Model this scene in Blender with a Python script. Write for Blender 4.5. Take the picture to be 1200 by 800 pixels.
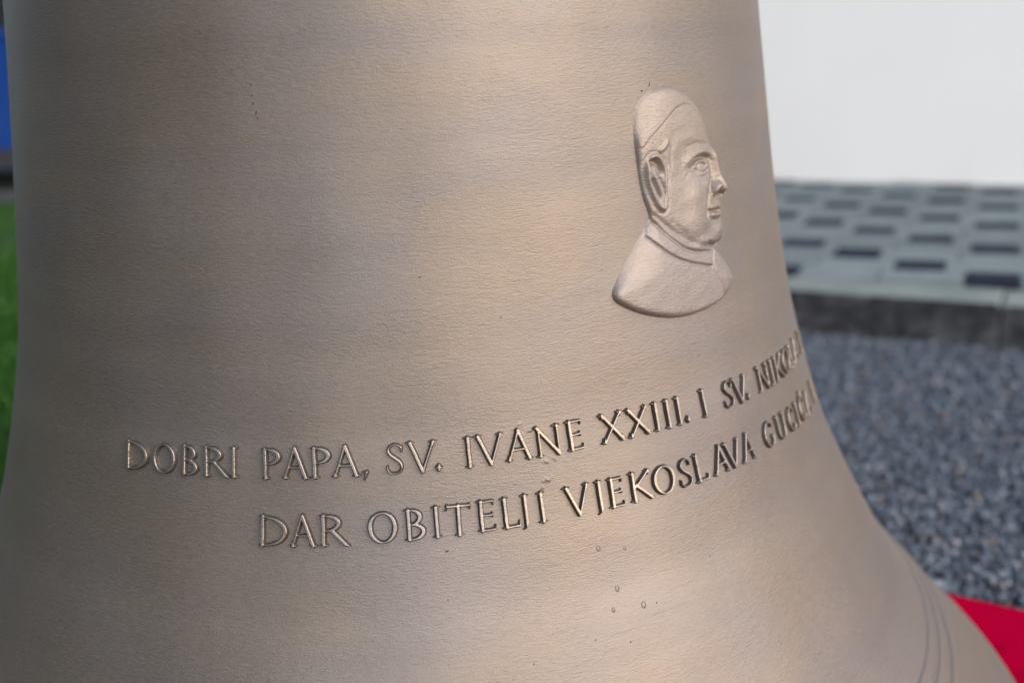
import bpy, math, random
import numpy as np
from mathutils import Matrix, Vector

R_ = math.radians
scene = bpy.context.scene
for o in list(bpy.data.objects):
    bpy.data.objects.remove(o)
COL = scene.collection
rng = np.random.default_rng(7)
random.seed(7)

# ------------------------------------------------------------------ camera
cam_d = bpy.data.cameras.new('camera')
cam = bpy.data.objects.new('camera', cam_d)
COL.objects.link(cam)
cam_d.sensor_width = 36.0
cam_d.lens = 35.0
cam_d.clip_start = 0.02
cam_d.clip_end = 300
fw = Vector((0.09215489, 0.95859076, -0.2694647))
rt = Vector((0.99278391, -0.10930583, -0.04931876))
up = Vector((0.07673057, 0.26297525, 0.96174656))
m = Matrix((rt, up, -fw)).transposed().to_4x4()
m.translation = Vector((0, -0.78944, 0.60561))
cam.matrix_world = m
cam_d.dof.use_dof = True
cam_d.dof.focus_distance = 0.545
cam_d.dof.aperture_fstop = 4.2
scene.camera = cam

# ------------------------------------------------------------------ light
SUN_AZ, SUN_EL = 139.0, 31.0         # degrees clockwise from +Y, and above the horizon
world = bpy.data.worlds.new('World')
scene.world = world
world.use_nodes = True
wn = world.node_tree
wn.nodes.clear()
sky = wn.nodes.new('ShaderNodeTexSky')
sky.sky_type = 'NISHITA'
sky.sun_disc = False
sky.sun_elevation = R_(SUN_EL)
sky.sun_rotation = R_(SUN_AZ)
sky.air_density = 1.0
sky.dust_density = 2.0
bg = wn.nodes.new('ShaderNodeBackground')
bg.inputs[1].default_value = 0.15
wo = wn.nodes.new('ShaderNodeOutputWorld')
wn.links.new(sky.outputs[0], bg.inputs[0])
wn.links.new(bg.outputs[0], wo.inputs[0])

sd = bpy.data.lights.new('sun', 'SUN')
sd.energy = 1.25
sd.angle = R_(112)
sd.color = (1.0, 0.90, 0.78)
sun = bpy.data.objects.new('sun', sd)
COL.objects.link(sun)
to_sun = Vector((math.sin(R_(SUN_AZ)) * math.cos(R_(SUN_EL)), math.cos(R_(SUN_AZ)) * math.cos(R_(SUN_EL)), math.sin(R_(SUN_EL))))
sun.rotation_euler = to_sun.to_track_quat('Z', 'Y').to_euler()
sun.location = (3, -4, 6)

scene.view_settings.view_transform = 'Standard'
scene.view_settings.look = 'None'
scene.view_settings.exposure = 1.2
scene.view_settings.gamma = 1.0
scene.view_settings.use_curve_mapping = False
scene.render.engine = 'CYCLES'

# ------------------------------------------------------------------ helpers
def tag(o, label=None, cat=None, group=None, kind=None):
    if label: o['label'] = label
    if cat: o['category'] = cat
    if group: o['group'] = group
    if kind: o['kind'] = kind
    return o

def empty(name, loc=(0, 0, 0), rz=0.0):
    o = bpy.data.objects.new(name, None)
    o.location = loc
    o.rotation_euler = (0, 0, rz)
    o.empty_display_size = 0.1
    COL.objects.link(o)
    return o

def link(name, me, mat, parent=None):
    if mat and not me.materials:
        me.materials.append(mat)
    o = bpy.data.objects.new(name, me)
    COL.objects.link(o)
    if parent: o.parent = parent
    return o

def mesh_arrays(name, V, Fc, smooth=True, uv=None):
    """V (n,3); Fc (m,k) one polygon size; uv per vertex (n,2)"""
    V = np.asarray(V, np.float32); Fc = np.asarray(Fc, np.int32)
    me = bpy.data.meshes.new(name)
    k = Fc.shape[1]
    me.vertices.add(len(V)); me.vertices.foreach_set('co', V.ravel())
    me.loops.add(Fc.size); me.loops.foreach_set('vertex_index', Fc.ravel())
    me.polygons.add(len(Fc))
    me.polygons.foreach_set('loop_start', np.arange(0, Fc.size, k, dtype=np.int32))
    me.polygons.foreach_set('loop_total', np.full(len(Fc), k, np.int32))
    me.polygons.foreach_set('use_smooth', np.full(len(Fc), smooth))
    if uv is not None:
        l = me.uv_layers.new(name='UVMap')
        l.data.foreach_set('uv', np.asarray(uv, np.float32)[Fc.ravel()].ravel())
    me.update(calc_edges=True)
    me.validate()
    return me

def mesh_py(name, V, Fc, smooth=False):
    me = bpy.data.meshes.new(name)
    me.from_pydata([tuple(v) for v in V], [], [tuple(f) for f in Fc])
    if smooth:
        me.polygons.foreach_set('use_smooth', [True] * len(me.polygons))
    me.update()
    return me

def box_mesh(name, x0, x1, y0, y1, z0, z1, bev=0.0):
    """box with chamfered top and vertical edges"""
    if bev <= 0:
        V = [(x, y, z) for z in (z0, z1) for x, y in ((x0, y0), (x1, y0), (x1, y1), (x0, y1))]
        Fc = [(3, 2, 1, 0), (4, 5, 6, 7)] + [(i, (i + 1) % 4, 4 + (i + 1) % 4, 4 + i) for i in range(4)]
        return mesh_py(name, V, Fc)
    def ring(b, z):
        c = bev * 0.7
        a0, a1, b0, b1 = x0 + b, x1 - b, y0 + b, y1 - b
        return [(a0 + c, b0, z), (a1 - c, b0, z), (a1, b0 + c, z), (a1, b1 - c, z), (a1 - c, b1, z), (a0 + c, b1, z), (a0, b1 - c, z), (a0, b0 + c, z)]
    V = ring(0, z0) + ring(0, z1 - bev) + ring(bev * .3, z1 - bev * .3) + ring(bev, z1)
    Fc = [tuple(range(7, -1, -1)), tuple(range(24, 32))]
    for k in range(3):
        for i in range(8):
            j = (i + 1) % 8
            Fc.append((k * 8 + i, k * 8 + j, k * 8 + 8 + j, k * 8 + 8 + i))
    return mesh_py(name, V, Fc)

# --- material helper
class NT:
    def __init__(s, name):
        s.m = bpy.data.materials.new(name); s.m.use_nodes = True
        s.t = s.m.node_tree; s.t.nodes.clear()
        s.out = s.n('ShaderNodeOutputMaterial'); s.b = s.n('ShaderNodeBsdfPrincipled')
        s.l(s.b.outputs[0], s.out.inputs[0])
    def n(s, ty, **kw):
        x = s.t.nodes.new(ty)
        for k, v in kw.items(): setattr(x, k, v)
        return x
    def l(s, a, b): s.t.links.new(a, b)
    def coord(s, which='Object', scale=(1, 1, 1)):
        tc = s.n('ShaderNodeTexCoord'); mp = s.n('ShaderNodeMapping')
        mp.inputs['Scale'].default_value = scale
        s.l(tc.outputs[which], mp.inputs[0]); return mp.outputs[0]
    def noise(s, vec, scale, detail=4, rough=.55, dist=0.0):
        x = s.n('ShaderNodeTexNoise'); x.inputs['Scale'].default_value = scale; x.inputs['Detail'].default_value = detail
        x.inputs['Roughness'].default_value = rough; x.inputs['Distortion'].default_value = dist
        s.l(vec, x.inputs['Vector']); return x.outputs[0]
    def ramp(s, fac, stops):
        x = s.n('ShaderNodeValToRGB'); e = x.color_ramp.elements
        while len(e) < len(stops): e.new(0.5)
        for i, (p, c) in enumerate(stops):
            e[i].position = p; e[i].color = (*c, 1) if len(c) == 3 else c
        s.l(fac, x.inputs[0]); return x.outputs[0]
    def mix(s, fac, a, b, mode='MIX'):
        x = s.n('ShaderNodeMix', data_type='RGBA', blend_type=mode)
        for v, i in ((fac, 0), (a, 6), (b, 7)):
            if hasattr(v, 'links') or hasattr(v, 'is_linked'): s.l(v, x.inputs[i])
            elif i == 0: x.inputs[0].default_value = v
            else: x.inputs[i].default_value = (*v, 1)
        return x.outputs[2]
    def math(s, op, a, b=None):
        x = s.n('ShaderNodeMath', operation=op)
        for v, i in ((a, 0), (b, 1)):
            if v is None: continue
            if hasattr(v, 'is_linked'): s.l(v, x.inputs[i])
            else: x.inputs[i].default_value = v
        return x.outputs[0]
    def bump(s, h, dist, strength=1.0, prev=None):
        x = s.n('ShaderNodeBump'); x.inputs['Distance'].default_value = dist; x.inputs['Strength'].default_value = strength
        s.l(h, x.inputs['Height'])
        if prev is not None: s.l(prev, x.inputs['Normal'])
        return x.outputs[0]
    def set(s, color=None, rough=None, metal=None, normal=None, spec=None):
        for v, k in ((color, 'Base Color'), (rough, 'Roughness'), (metal, 'Metallic'), (normal, 'Normal'), (spec, 'Specular IOR Level')):
            if v is None: continue
            if hasattr(v, 'is_linked'): s.l(v, s.b.inputs[k])
            elif k == 'Base Color': s.b.inputs[k].default_value = (*v, 1)
            else: s.b.inputs[k].default_value = v
        return s.m

def simple(name, col, rough=.6, metal=0, var=.15, scale=20, bump=0.0, spec=.5):
    t = NT(name); c = t.coord('Object')
    n = t.noise(c, scale, 5)
    a = tuple(x * (1 - var) for x in col); b = tuple(min(1, x * (1 + var)) for x in col)
    colr = t.ramp(n, [(.3, a), (.7, b)])
    nm = t.bump(n, bump) if bump else None
    return t.set(colr, rough, metal, nm, spec)

# bronze of the bell: sand-cast skin, UV in metres (arc length, height)
def bronze(name, grain=1.0, tone=1.0, metal=.78, rough=.49):
    t = NT(name)
    uv = t.n('ShaderNodeTexCoord').outputs['UV']
    def mp(sx, sy):
        k = t.n('ShaderNodeMapping'); k.inputs['Scale'].default_value = (sx, sy, 1); t.l(uv, k.inputs[0]); return k.outputs[0]
    fine = t.noise(mp(210, 900), 1.0, 4, .60, .7)
    cross = t.noise(mp(900, 1100), 1.0, 2, .5)
    brush = t.noise(mp(22, 95), 1.0, 5, .6, 1.6)
    cloud = t.noise(mp(5.5, 7.5), 1.0, 4, .55, .6)
    hue = t.noise(mp(9, 16), 1.0, 3, .5, .8)
    n1 = t.bump(brush, .0011, .10)
    patch_ = t.ramp(t.noise(mp(14, 20), 1.0, 3, .6, .5), [(.30, (.25, .25, .25)), (.62, (1, 1, 1))])
    n2 = t.bump(t.math('MULTIPLY', fine, patch_), .0005, .62 * grain, n1)
    n3 = t.bump(cross, .00025, .6 * grain, n2)
    # short scratches from the wire brush, in patches
    tcs = t.n('ShaderNodeMapping'); tcs.inputs['Rotation'].default_value = (0, 0, R_(-38)); t.l(uv, tcs.inputs[0])
    ms = t.n('ShaderNodeMapping'); ms.inputs['Scale'].default_value = (60, 900, 1); t.l(tcs.outputs[0], ms.inputs[0])
    scr = t.ramp(t.noise(ms.outputs[0], 1.0, 2, .5, .3), [(.62, (0, 0, 0)), (.72, (1, 1, 1))])
    msk = t.ramp(t.noise(mp(7, 9), 1.0, 2, .5), [(.50, (0, 0, 0)), (.66, (1, 1, 1))])
    n3 = t.bump(t.math('MULTIPLY', scr, msk), .00035, .30 * grain, n3)
    ms2 = t.n('ShaderNodeMapping'); ms2.inputs['Scale'].default_value = (16, 1300, 1); ms2.inputs['Rotation'].default_value = (0, 0, R_(9)); t.l(uv, ms2.inputs[0])
    scr2 = t.ramp(t.noise(ms2.outputs[0], 1.0, 2, .5, .2), [(.70, (0, 0, 0)), (.76, (1, 1, 1))])
    n3 = t.bump(scr2, .0004, .3 * grain, n3)
    # pits
    vor = t.n('ShaderNodeTexVoronoi'); vor.inputs['Scale'].default_value = 1.0; vor.inputs['Randomness'].default_value = 1.0
    t.l(mp(34, 34), vor.inputs['Vector'])
    sep = t.n('ShaderNodeSeparateColor'); t.l(vor.outputs['Color'], sep.inputs[0])
    rad = t.math('MULTIPLY', t.math('POWER', sep.outputs[0], 6.0), .022)
    pit = t.math('LESS_THAN', vor.outputs['Distance'], rad)
    base = t.mix(cloud, tuple(tone * q for q in (.175, .154, .138)), tuple(tone * q for q in (.242, .213, .191)))
    f2 = t.ramp(fine, [(.25, (.84, .83, .82)), (.75, (1.06, 1.06, 1.06))])
    base = t.mix(1.0, base, f2, 'MULTIPLY')
    base = t.mix(1.0, base, t.ramp(hue, [(.35, (.968, .975, 1.03)), (.65, (1.045, 1.0, .945))]), 'MULTIPLY')
    base = t.mix(1.0, base, t.ramp(t.noise(mp(1.2, 38), 1.0, 3, .5, .2), [(.35, (.955, .955, .96)), (.65, (1.035, 1.035, 1.03))]), 'MULTIPLY')
    base = t.mix(pit, base, (.03, .027, .025))
    rg = t.math('ADD', t.math('MULTIPLY', fine, .16), rough)
    return t.set(base, rg, metal, n3)

M = {}
M['bronze'] = bronze('bronze')
M['bronze_flank'] = bronze('bronze_shaded', .8, .45, .7)            # flanks of the raised work, shade painted in as darker bronze
M['bronze_bright'] = bronze('bronze_lit', .6, 1.4, .85, .28)       # tops of the letters, highlight painted in as paler bronze
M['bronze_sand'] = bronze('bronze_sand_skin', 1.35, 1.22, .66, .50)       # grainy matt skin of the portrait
M['oxide'] = simple('dark_oxide', (.02, .018, .016), .8, 0, .3, 800)
M['wall'] = None
t = NT('white_render'); c = t.coord('Object')
w1 = t.noise(c, 1.3, 3); w2 = t.noise(c, 180, 4)
M['wall'] = t.set(t.ramp(w1, [(.3, (.85, .84, .82)), (.7, (.90, .89, .87))]), .9, 0, t.bump(w2, .002, .5), .2)
M['plinth'] = simple('grey_plinth', (.35, .36, .36), .9, 0, .2, 30, .001)
M['rooftile'] = simple('roof_clay', (.25, .10, .06), .8, 0, .2, 30, .002)

def stone(name, a, b, scale, bump, rough=.85):
    t = NT(name); c = t.coord('Object')
    oi = t.n('ShaderNodeObjectInfo').outputs['Random']
    ad = t.n('ShaderNodeVectorMath', operation='ADD'); t.l(c, ad.inputs[0])
    cb = t.n('ShaderNodeCombineXYZ'); t.l(t.math('MULTIPLY', oi, 37.0), cb.inputs[0]); t.l(cb.outputs[0], ad.inputs[1])
    n1 = t.noise(ad.outputs[0], scale, 6, .65); n2 = t.noise(ad.outputs[0], scale * 9, 3)
    col = t.ramp(n1, [(.3, a), (.7, b)])
    sh = t.ramp(oi, [(0, (.86, .86, .86)), (1, (1.1, 1.1, 1.1))])
    col = t.mix(1.0, col, sh, 'MULTIPLY')
    return t.set(col, 1.0, 0, t.bump(n2, bump, .7), .04)
M['paver_light'] = stone('light_paver', (.125, .155, .163), (.175, .207, .213), 14, .0015)
M['paver_dark'] = stone('dark_paver', (.013, .018, .030), (.026, .033, .048), 18, .0015)
M['kerb'] = None
t = NT('mossy_kerb'); c = t.coord('Object')
n1 = t.noise(c, 9, 6, .65); n2 = t.noise(c, 15, 6, .72, .6); n3 = t.noise(c, 3.2, 4)
top_col = t.ramp(n1, [(.25, (.135, .165, .160)), (.75, (.215, .245, .235))])
side_col = t.ramp(n2, [(.3, (.012, .014, .015)), (.5, (.044, .046, .051)), (.7, (.115, .118, .126))])
# the upright side of each stone is almost black, the top is pale
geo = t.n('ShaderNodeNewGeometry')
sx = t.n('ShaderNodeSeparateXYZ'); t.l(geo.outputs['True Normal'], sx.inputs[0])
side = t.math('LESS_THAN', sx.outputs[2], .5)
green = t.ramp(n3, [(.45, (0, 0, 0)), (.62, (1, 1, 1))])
top_col = t.mix(t.math('MULTIPLY', green, .35), top_col, (.13, .16, .10))
M['kerb'] = t.set(t.mix(side, top_col, side_col), 1.0, 0, t.bump(n2, .006, .8), .05)
M['mortar'] = simple('mortar_bed', (.10, .115, .11), .95, 0, .3, 40, .002)

t = NT('gravel_ground'); c = t.coord('Object')
v = t.n('ShaderNodeTexVoronoi'); v.inputs['Scale'].default_value = 70; t.l(c, v.inputs['Vector'])
sp = t.n('ShaderNodeSeparateColor'); t.l(v.outputs['Color'], sp.inputs[0])
M['gravel_sheet'] = t.set(t.ramp(sp.outputs[0], [(0, (.05, .06, .075)), (1, (.15, .17, .20))]), .95, 0, t.bump(v.outputs['Distance'], -.01), .2)
t = NT('gravel_stone')
isl = t.n('ShaderNodeNewGeometry').outputs['Random Per Island']
cg = t.coord('Object'); ng = t.noise(cg, 300, 3)
col = t.ramp(isl, [(0, (.052, .066, .088)), (.5, (.088, .108, .142)), (.82, (.122, .147, .186)), (.93, (.20, .225, .26)), (.965, (.17, .13, .105)), (1, (.09, .11, .14))])
col = t.mix(.5, col, t.ramp(ng, [(.3, (.6, .6, .6)), (.7, (1.2, 1.2, 1.2))]), 'MULTIPLY')
M['gravel'] = t.set(col, .8, 0, t.bump(ng, .0008, .6), .35)
M['soil'] = simple('lawn_soil', (.018, .030, .010), .95, 0, .4, 25, .01)
t = NT('grass_blade')
isl = t.n('ShaderNodeNewGeometry').outputs['Random Per Island']
M['grass'] = t.set(t.ramp(isl, [(0, (.008, .046, .003)), (.6, (.016, .085, .005)), (1, (.045, .12, .010))]), .6, 0, None, .3)
M['asphalt'] = simple('asphalt', (.05, .052, .056), .9, 0, .25, 60, .003)
# carpet: needle felt
t = NT('red_felt'); c = t.coord('Object')
n1 = t.noise(c, 900, 3, .7); n2 = t.noise(c, 14, 4)
M['carpet'] = t.set(t.mix(n2, t.ramp(n1, [(.3, (.31, .0006, .022)), (.7, (.48, .001, .037))]), (.42, .0008, .031)), 1.0, 0, t.bump(n1, .0025, 1.0), .0)

# ------------------------------------------------------------------ the bell: profile and surface map
PZ = np.array([.008, .018, .035, .055, .075, .10, .125, .15, .175, .20, .225, .25, .275, .30, .325, .35, .375, .40, .425, .45, .475, .50, .525, .55, .60, .68, .76, .84, .90, .935, .955, .968, .974])
PR = np.array([.486, .494, .4985, .4980, .4915, .4770, .4545, .4317, .4095, .3893, .3728, .3588, .3458, .3342, .3219, .3133, .3057, .2993, .2934, .2888, .2847, .2809, .2772, .2741, .2685, .2605, .2520, .243, .2355, .224, .205, .165, .11])
_t = np.concatenate([[0], np.cumsum(np.hypot(np.diff(PZ), np.diff(PR)))])
def hermite(t, x, y):
    mm = np.gradient(y, x)
    i = np.clip(np.searchsorted(x, t) - 1, 0, len(x) - 2)
    h = x[i + 1] - x[i]; s = (t - x[i]) / h
    return (2*s**3-3*s**2+1)*y[i] + (s**3-2*s**2+s)*h*mm[i] + (-2*s**3+3*s**2)*y[i+1] + (s**3-s**2)*h*mm[i+1]
_zf = np.linspace(.008, .90, 1800)
_rf = hermite(_zf, PZ, PR)
_k = np.ones(41) / 41
_rs = np.convolve(np.pad(_rf, 20, mode='edge'), _k, 'valid')
_wt = np.clip((_zf - .06) / .05, 0, 1) * np.clip((.86 - _zf) / .03, 0, 1)
_rf = _rf * (1 - _wt) + _rs * _wt
_df = np.gradient(_rf, _zf)
def dent(th, z):
    """slow unevenness left by the moulding, metres"""
    return .00035 * (np.sin(5 * th + 11 * z + .4) + .8 * np.sin(9 * th - 17 * z + 2.1) + .7 * np.sin(3 * th + 31 * z) + .45 * np.sin(17 * th + 41 * z + 1.0) + .35 * np.sin(29 * th - 13 * z))
def bell_pt(th, z, h):
    """th radians from the camera side towards +X, z metres, h metres proud of the surface"""
    r = np.interp(z, _zf, _rf); d = np.interp(z, _zf, _df)
    c = 1 / np.sqrt(1 + d * d)
    hh = h + dent(th, z)
    rr = r + hh * c; zz = z - d * c * hh
    return np.stack([rr * np.sin(th), -rr * np.cos(th), zz], -1)
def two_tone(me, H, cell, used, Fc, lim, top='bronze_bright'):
    """steep faces of a raised piece get the darker bronze as painted shade, the rest the top tone"""
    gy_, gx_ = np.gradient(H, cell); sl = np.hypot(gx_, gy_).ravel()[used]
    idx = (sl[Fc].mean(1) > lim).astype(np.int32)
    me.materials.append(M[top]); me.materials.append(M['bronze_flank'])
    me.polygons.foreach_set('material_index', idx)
def grid_faces(nu, nv):
    a = np.arange((nv - 1) * nu).reshape(nv - 1, nu)[:, :-1]
    return np.stack([a, a + 1, a + 1 + nu, a + nu], -1).reshape(-1, 4)

bell = empty('bell')
tag(bell, 'large cast bronze bell with raised inscription and portrait relief standing on red carpet', 'bell')

# body: outer wall up to the shoulder, then dome, plus inner wall and lip
NTH = 540
th = np.linspace(-math.pi, math.pi, NTH + 1)
zo = np.concatenate([np.linspace(.008, .12, 60), np.linspace(.12, .62, 260)[1:], np.linspace(.62, .90, 60)[1:]])
TH, ZO = np.meshgrid(th, zo)
outer = bell_pt(TH, ZO, np.zeros_like(TH))
rows = [outer]
def lathe_row(r, z):
    return np.stack([r * np.sin(th), -r * np.cos(th), np.full_like(th, z)], -1)[None]
uvr = [np.stack([TH * .3, ZO], -1)]
dome = [(.230, .918), (.224, .936), (.214, .950), (.199, .960), (.177, .967), (.136, .971), (.08, .974), (.001, .975)]
for r, z in dome:
    rows.append(lathe_row(r, z)); uvr.append(np.stack([th * .3, np.full_like(th, z + .26 - r)], -1)[None])
rows.append(lathe_row(.001, .94)); uvr.append(np.stack([th * .3, th * 0 + 1.3], -1)[None])
inner = [(.13, .935), (.185, .905), (.203, .86), (.217, .75), (.234, .60), (.258, .45), (.285, .32), (.315, .22), (.355, .13), (.405, .06), (.447, .022), (.462, .009), (.474, .005), (.486, .008)]
for r, z in inner:
    rows.append(lathe_row(r, z)); uvr.append(np.stack([th * .3, th * 0 + 2 - z], -1)[None])
V = np.concatenate(rows); U = np.concatenate(uvr)
nv = V.shape[0]
me = mesh_arrays('body', V.reshape(-1, 3), grid_faces(NTH + 1, nv), True, U.reshape(-1, 2))
link('body', me, M['bronze'], bell)

# mouldings on the sound bow
def rib(zc, w, h):
    s = np.linspace(-1, 1, 13)
    prof = h * np.clip(1.35 * (1 - np.abs(s) ** 2.2), -.4, 1) - .0002 * (np.abs(s) > .99)
    A, S = np.meshgrid(th, zc + s * w / 2)
    H = np.repeat(prof[:, None], len(th), 1)
    P = bell_pt(A, S, H)
    return mesh_arrays('rib', P.reshape(-1, 3), grid_faces(NTH + 1, 13), True, np.stack([A * .3, S], -1).reshape(-1, 2))
for zc, w, h in ((.1890, .0090, .0020), (.1787, .0090, .0020), (.1680, .0096, .0022)):
    link('rib', rib(zc, w, h), M['bronze'], bell)
for zc, w, h in ((.845, .006, .002), (.86, .008, .0026)):
    link('rib', rib(zc, w, h), M['bronze'], bell)

# crown loops above the shoulder
def tube(path, rad, n=10):
    P = np.array(path, float); V = []; N = len(P)
    for i in range(N):
        d = P[min(i + 1, N - 1)] - P[max(i - 1, 0)]; d /= np.linalg.norm(d)
        a = np.cross(d, (0, 0, 1)) if abs(d[2]) < .9 else np.cross(d, (1, 0, 0)); a /= np.linalg.norm(a); b = np.cross(d, a)
        rr = rad[i] if hasattr(rad, '__len__') else rad
        for k in range(n):
            q = 2 * math.pi * k / n; V.append(P[i] + rr * (math.cos(q) * a + math.sin(q) * b))
    Fc = [(i * n + k, i * n + (k + 1) % n, (i + 1) * n + (k + 1) % n, (i + 1) * n + k) for i in range(N - 1) for k in range(n)]
    Fc.append(tuple(range(n - 1, -1, -1))); Fc.append(tuple((N - 1) * n + k for k in range(n)))
    return V, Fc
for k in range(6):
    a = k * math.pi / 3
    pts = [(.135, .965), (.145, 1.0), (.135, 1.05), (.10, 1.085), (.05, 1.10), (.0, 1.105)]
    V, Fc = tube([(r * math.cos(a), r * math.sin(a), z) for r, z in pts], [.022, .02, .019, .019, .02, .022])
    link('crown_loop', mesh_py('crown_loop', V, Fc, True), M['bronze'], bell)
V, Fc = tube([(0, 0, z) for z in (.97, 1.0, 1.05, 1.1, 1.125)], [.05, .042, .038, .042, .03], 20)
link('crown_post', mesh_py('crown_post', V, Fc, True), M['bronze'], bell)

# ------------------------------------------------------------------ raised inscription
CAP = 15.9          # mm
TK, TN, SL = 1.14, .78, 2.15   # half widths of thick and thin strokes, serif half length (mm)
class Glyph:
    def __init__(s): s.seg = []
    def line(s, x0, y0, x1, y1, w0, w1=None):
        s.seg.append((x0, y0, x1, y1, w0, w1 if w1 is not None else w0))
    def serif(s, x, y, l=SL, up=1):
        s.line(x - l, y + .22 * up, x, y + .45 * up, .20, .42); s.line(x + l, y + .22 * up, x, y + .45 * up, .20, .42)
        s.line(x, y + .5 * up, x, y + 2.2 * up, 1.15, .55)
    def stem(s, x, y0=0, y1=CAP, w=TK, b=True, t=True):
        s.line(x, y0 + .3, x, y1 - .3, w)
        if b: s.serif(x, y0, SL, 1)
        if t: s.serif(x, y1, SL, -1)
    def diag(s, x0, y0, x1, y1, w): s.line(x0, y0, x1, y1, w)
    def arc(s, cx, cy, rx, ry, a0, a1, wx=TK * 1.15, wy=TN * .8, n=22):
        A = np.radians(np.linspace(a0, a1, n))
        X = cx + rx * np.cos(A); Y = cy + ry * np.sin(A); Wd = wy + (wx - wy) * np.abs(np.cos(A)) ** 1.3
        for i in range(n - 1): s.line(X[i], Y[i], X[i + 1], Y[i + 1], Wd[i], Wd[i + 1])
def glyph(ch, W):
    g = Glyph(); H = CAP; L = SL
    if ch == 'I': g.stem(W / 2)
    elif ch == 'D':
        g.stem(L); g.arc(L + .3, H / 2, W - L - 1.2, H / 2 - .5, -90, 90)
    elif ch == 'O': g.arc(W / 2, H / 2, W / 2 - .9, H / 2 - .3, 0, 360, n=40)
    elif ch == 'B':
        g.stem(L); g.arc(L + 1.2, .745 * H, (W - L) * .82 - 2.0, .235 * H, -90, 90); g.line(L, H - .5, L + 1.2, H - .5, TN * .8); g.line(L, .51 * H, L + 1.6, .51 * H, TN * .8)
        g.arc(L + 1.4, .265 * H, W - L - 2.3, .24 * H, -90, 90); g.line(L, .4, L + 1.4, .4, TN * .8)
    elif ch in 'RP':
        rx = (W - L - .9) if ch == 'P' else (W - L) * .62
        g.stem(L); g.arc(L + 1.0, .735 * H, rx - 1.0, .245 * H, -90, 90); g.line(L, H - .4, L + 1.0, H - .4, TN * .8); g.line(L, .49 * H, L + 1.2, .49 * H, TN * .8)
        if ch == 'R':
            g.line(L + rx * .55, .49 * H, W - 1.6, .55, TK * 1.05, TK * .95); g.line(W - 1.9, .8, W + .6, -.2, TK * .8, .25)
    elif ch == 'A':
        g.diag(W / 2 - .1, H - .3, L * .8, .3, TN); g.diag(W / 2, H + .1, W - L * .8, .3, TK); g.line(W * .28, .36 * H, W * .72, .36 * H, TN * .85)
        g.serif(L * .8, 0, L * .85); g.serif(W - L * .8, 0, L * .95)
    elif ch == 'V':
        g.diag(L * .8, H - .3, W / 2, .2, TK); g.diag(W - L * .8, H - .3, W / 2 + .2, .4, TN); g.serif(L * .8, H, L, -1); g.serif(W - L * .8, H, L * .85, -1)
    elif ch == 'S':
        P = np.array([(.93, .85), (.80, .95), (.52, .985), (.24, .93), (.12, .79), (.24, .65), (.52, .53), (.80, .40), (.92, .24), (.80, .08), (.48, .02), (.18, .05), (.05, .17)])
        tt = np.arange(len(P)); ts = np.linspace(0, len(P) - 1, 40)
        X = hermite(ts, tt.astype(float), P[:, 0]) * (W - 1.2) + .6; Y = hermite(ts, tt.astype(float), P[:, 1]) * H
        wd = .5 + .48 * np.exp(-((ts - 6) / 2.2) ** 2)
        for i in range(39): g.line(X[i], Y[i], X[i + 1], Y[i + 1], wd[i], wd[i + 1])
        g.line(X[0], Y[0] + 1.0, X[0], Y[0] - 1.6, .4); g.line(X[-1], Y[-1] - 1.0, X[-1], Y[-1] + 1.6, .4)
    elif ch == 'N':
        g.stem(L, w=TN, t=False); g.stem(W - L * .9, w=TN, b=False); g.diag(L * .7, H - .2, W - L * .85, .2, TK); g.line(L * .7 - 1.4, H - .2, L * .7 + .6, H - .3, .35, .7)
    elif ch == 'E':
        g.stem(L)
        for y, e in ((H - .4, .95), (.52 * H, .85), (.4, 1.0)):
            xe = L + (W - L) * e - .3; g.line(L, y, xe, y, TN * .85)
            s_ = -1 if y > H * .8 else (1 if y < 2 else 0)
            g.line(xe, y + (.3 if s_ <= 0 else 0) , xe + .2, y + s_ * 1.9 - (1.0 if s_ == 0 else 0), .38)
            if s_ == 0: g.line(xe, y, xe, y + 1.0, .35)
    elif ch == 'L':
        g.stem(L); g.line(L, .4, W - .4, .4, TN * .85, TN); g.line(W - .5, .4, W - .2, 2.9, .5, .3)
    elif ch == 'T':
        g.stem(W / 2, t=False); g.line(.5, H - .45, W - .5, H - .45, TN); g.line(.5, H + .3, .2, H - 2.4, .42, .3); g.line(W - .5, H + .3, W - .2, H - 2.4, .42, .3)
    elif ch == 'X':
        g.diag(L * .8, H - .3, W - L * .8, .3, TK); g.diag(W - L * .8, H - .3, L * .8, .3, TN)
        for x in (L * .8, W - L * .8): g.serif(x, 0, L * .85); g.serif(x, H, L * .85, -1)
    elif ch == 'K':
        g.stem(L); g.diag(L + .6, .46 * H, W - L, H - .3, TN); g.diag(L + 1.8, .55 * H, W - L * .7, .4, TK); g.serif(W - L, H, L * .8, -1); g.line(W - L * .9, .5, W + .5, 0, .7, .25)
    elif ch == 'J':
        g.line(W / 2, H - .3, W / 2, 1.0, TK); g.serif(W / 2, H, SL, -1); g.line(W / 2, 1.0, W / 2 - .5, -1.2, TK, .5); g.line(W / 2 - .5, -1.2, W / 2 - 1.9, -2.0, .5, .2)
    elif ch in 'GCĆ':
        a1 = 318 if ch != 'G' else 322
        g.arc(W / 2 + .6, H / 2, W / 2 - .8, H / 2 - .3, 45, a1, n=34)
        x1 = W / 2 + .6 + (W / 2 - .8) * math.cos(R_(45)); y1 = H / 2 + (H / 2 - .3) * math.sin(R_(45))
        g.line(x1, y1 + .9, x1, y1 - 1.6, .42, .3)
        if ch == 'G': g.line(W - 1.2, .36 * H, W - 1.2, 1.6, TK); g.line(W - 3.0, .38 * H, W + .2, .38 * H, .3)
        if ch == 'Ć': g.line(W / 2 + .1, H + 1.4, W / 2 + 1.7, H + 3.6, .45, .8)
    elif ch == 'U':
        rx = (W - 2 * L) / 2
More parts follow.
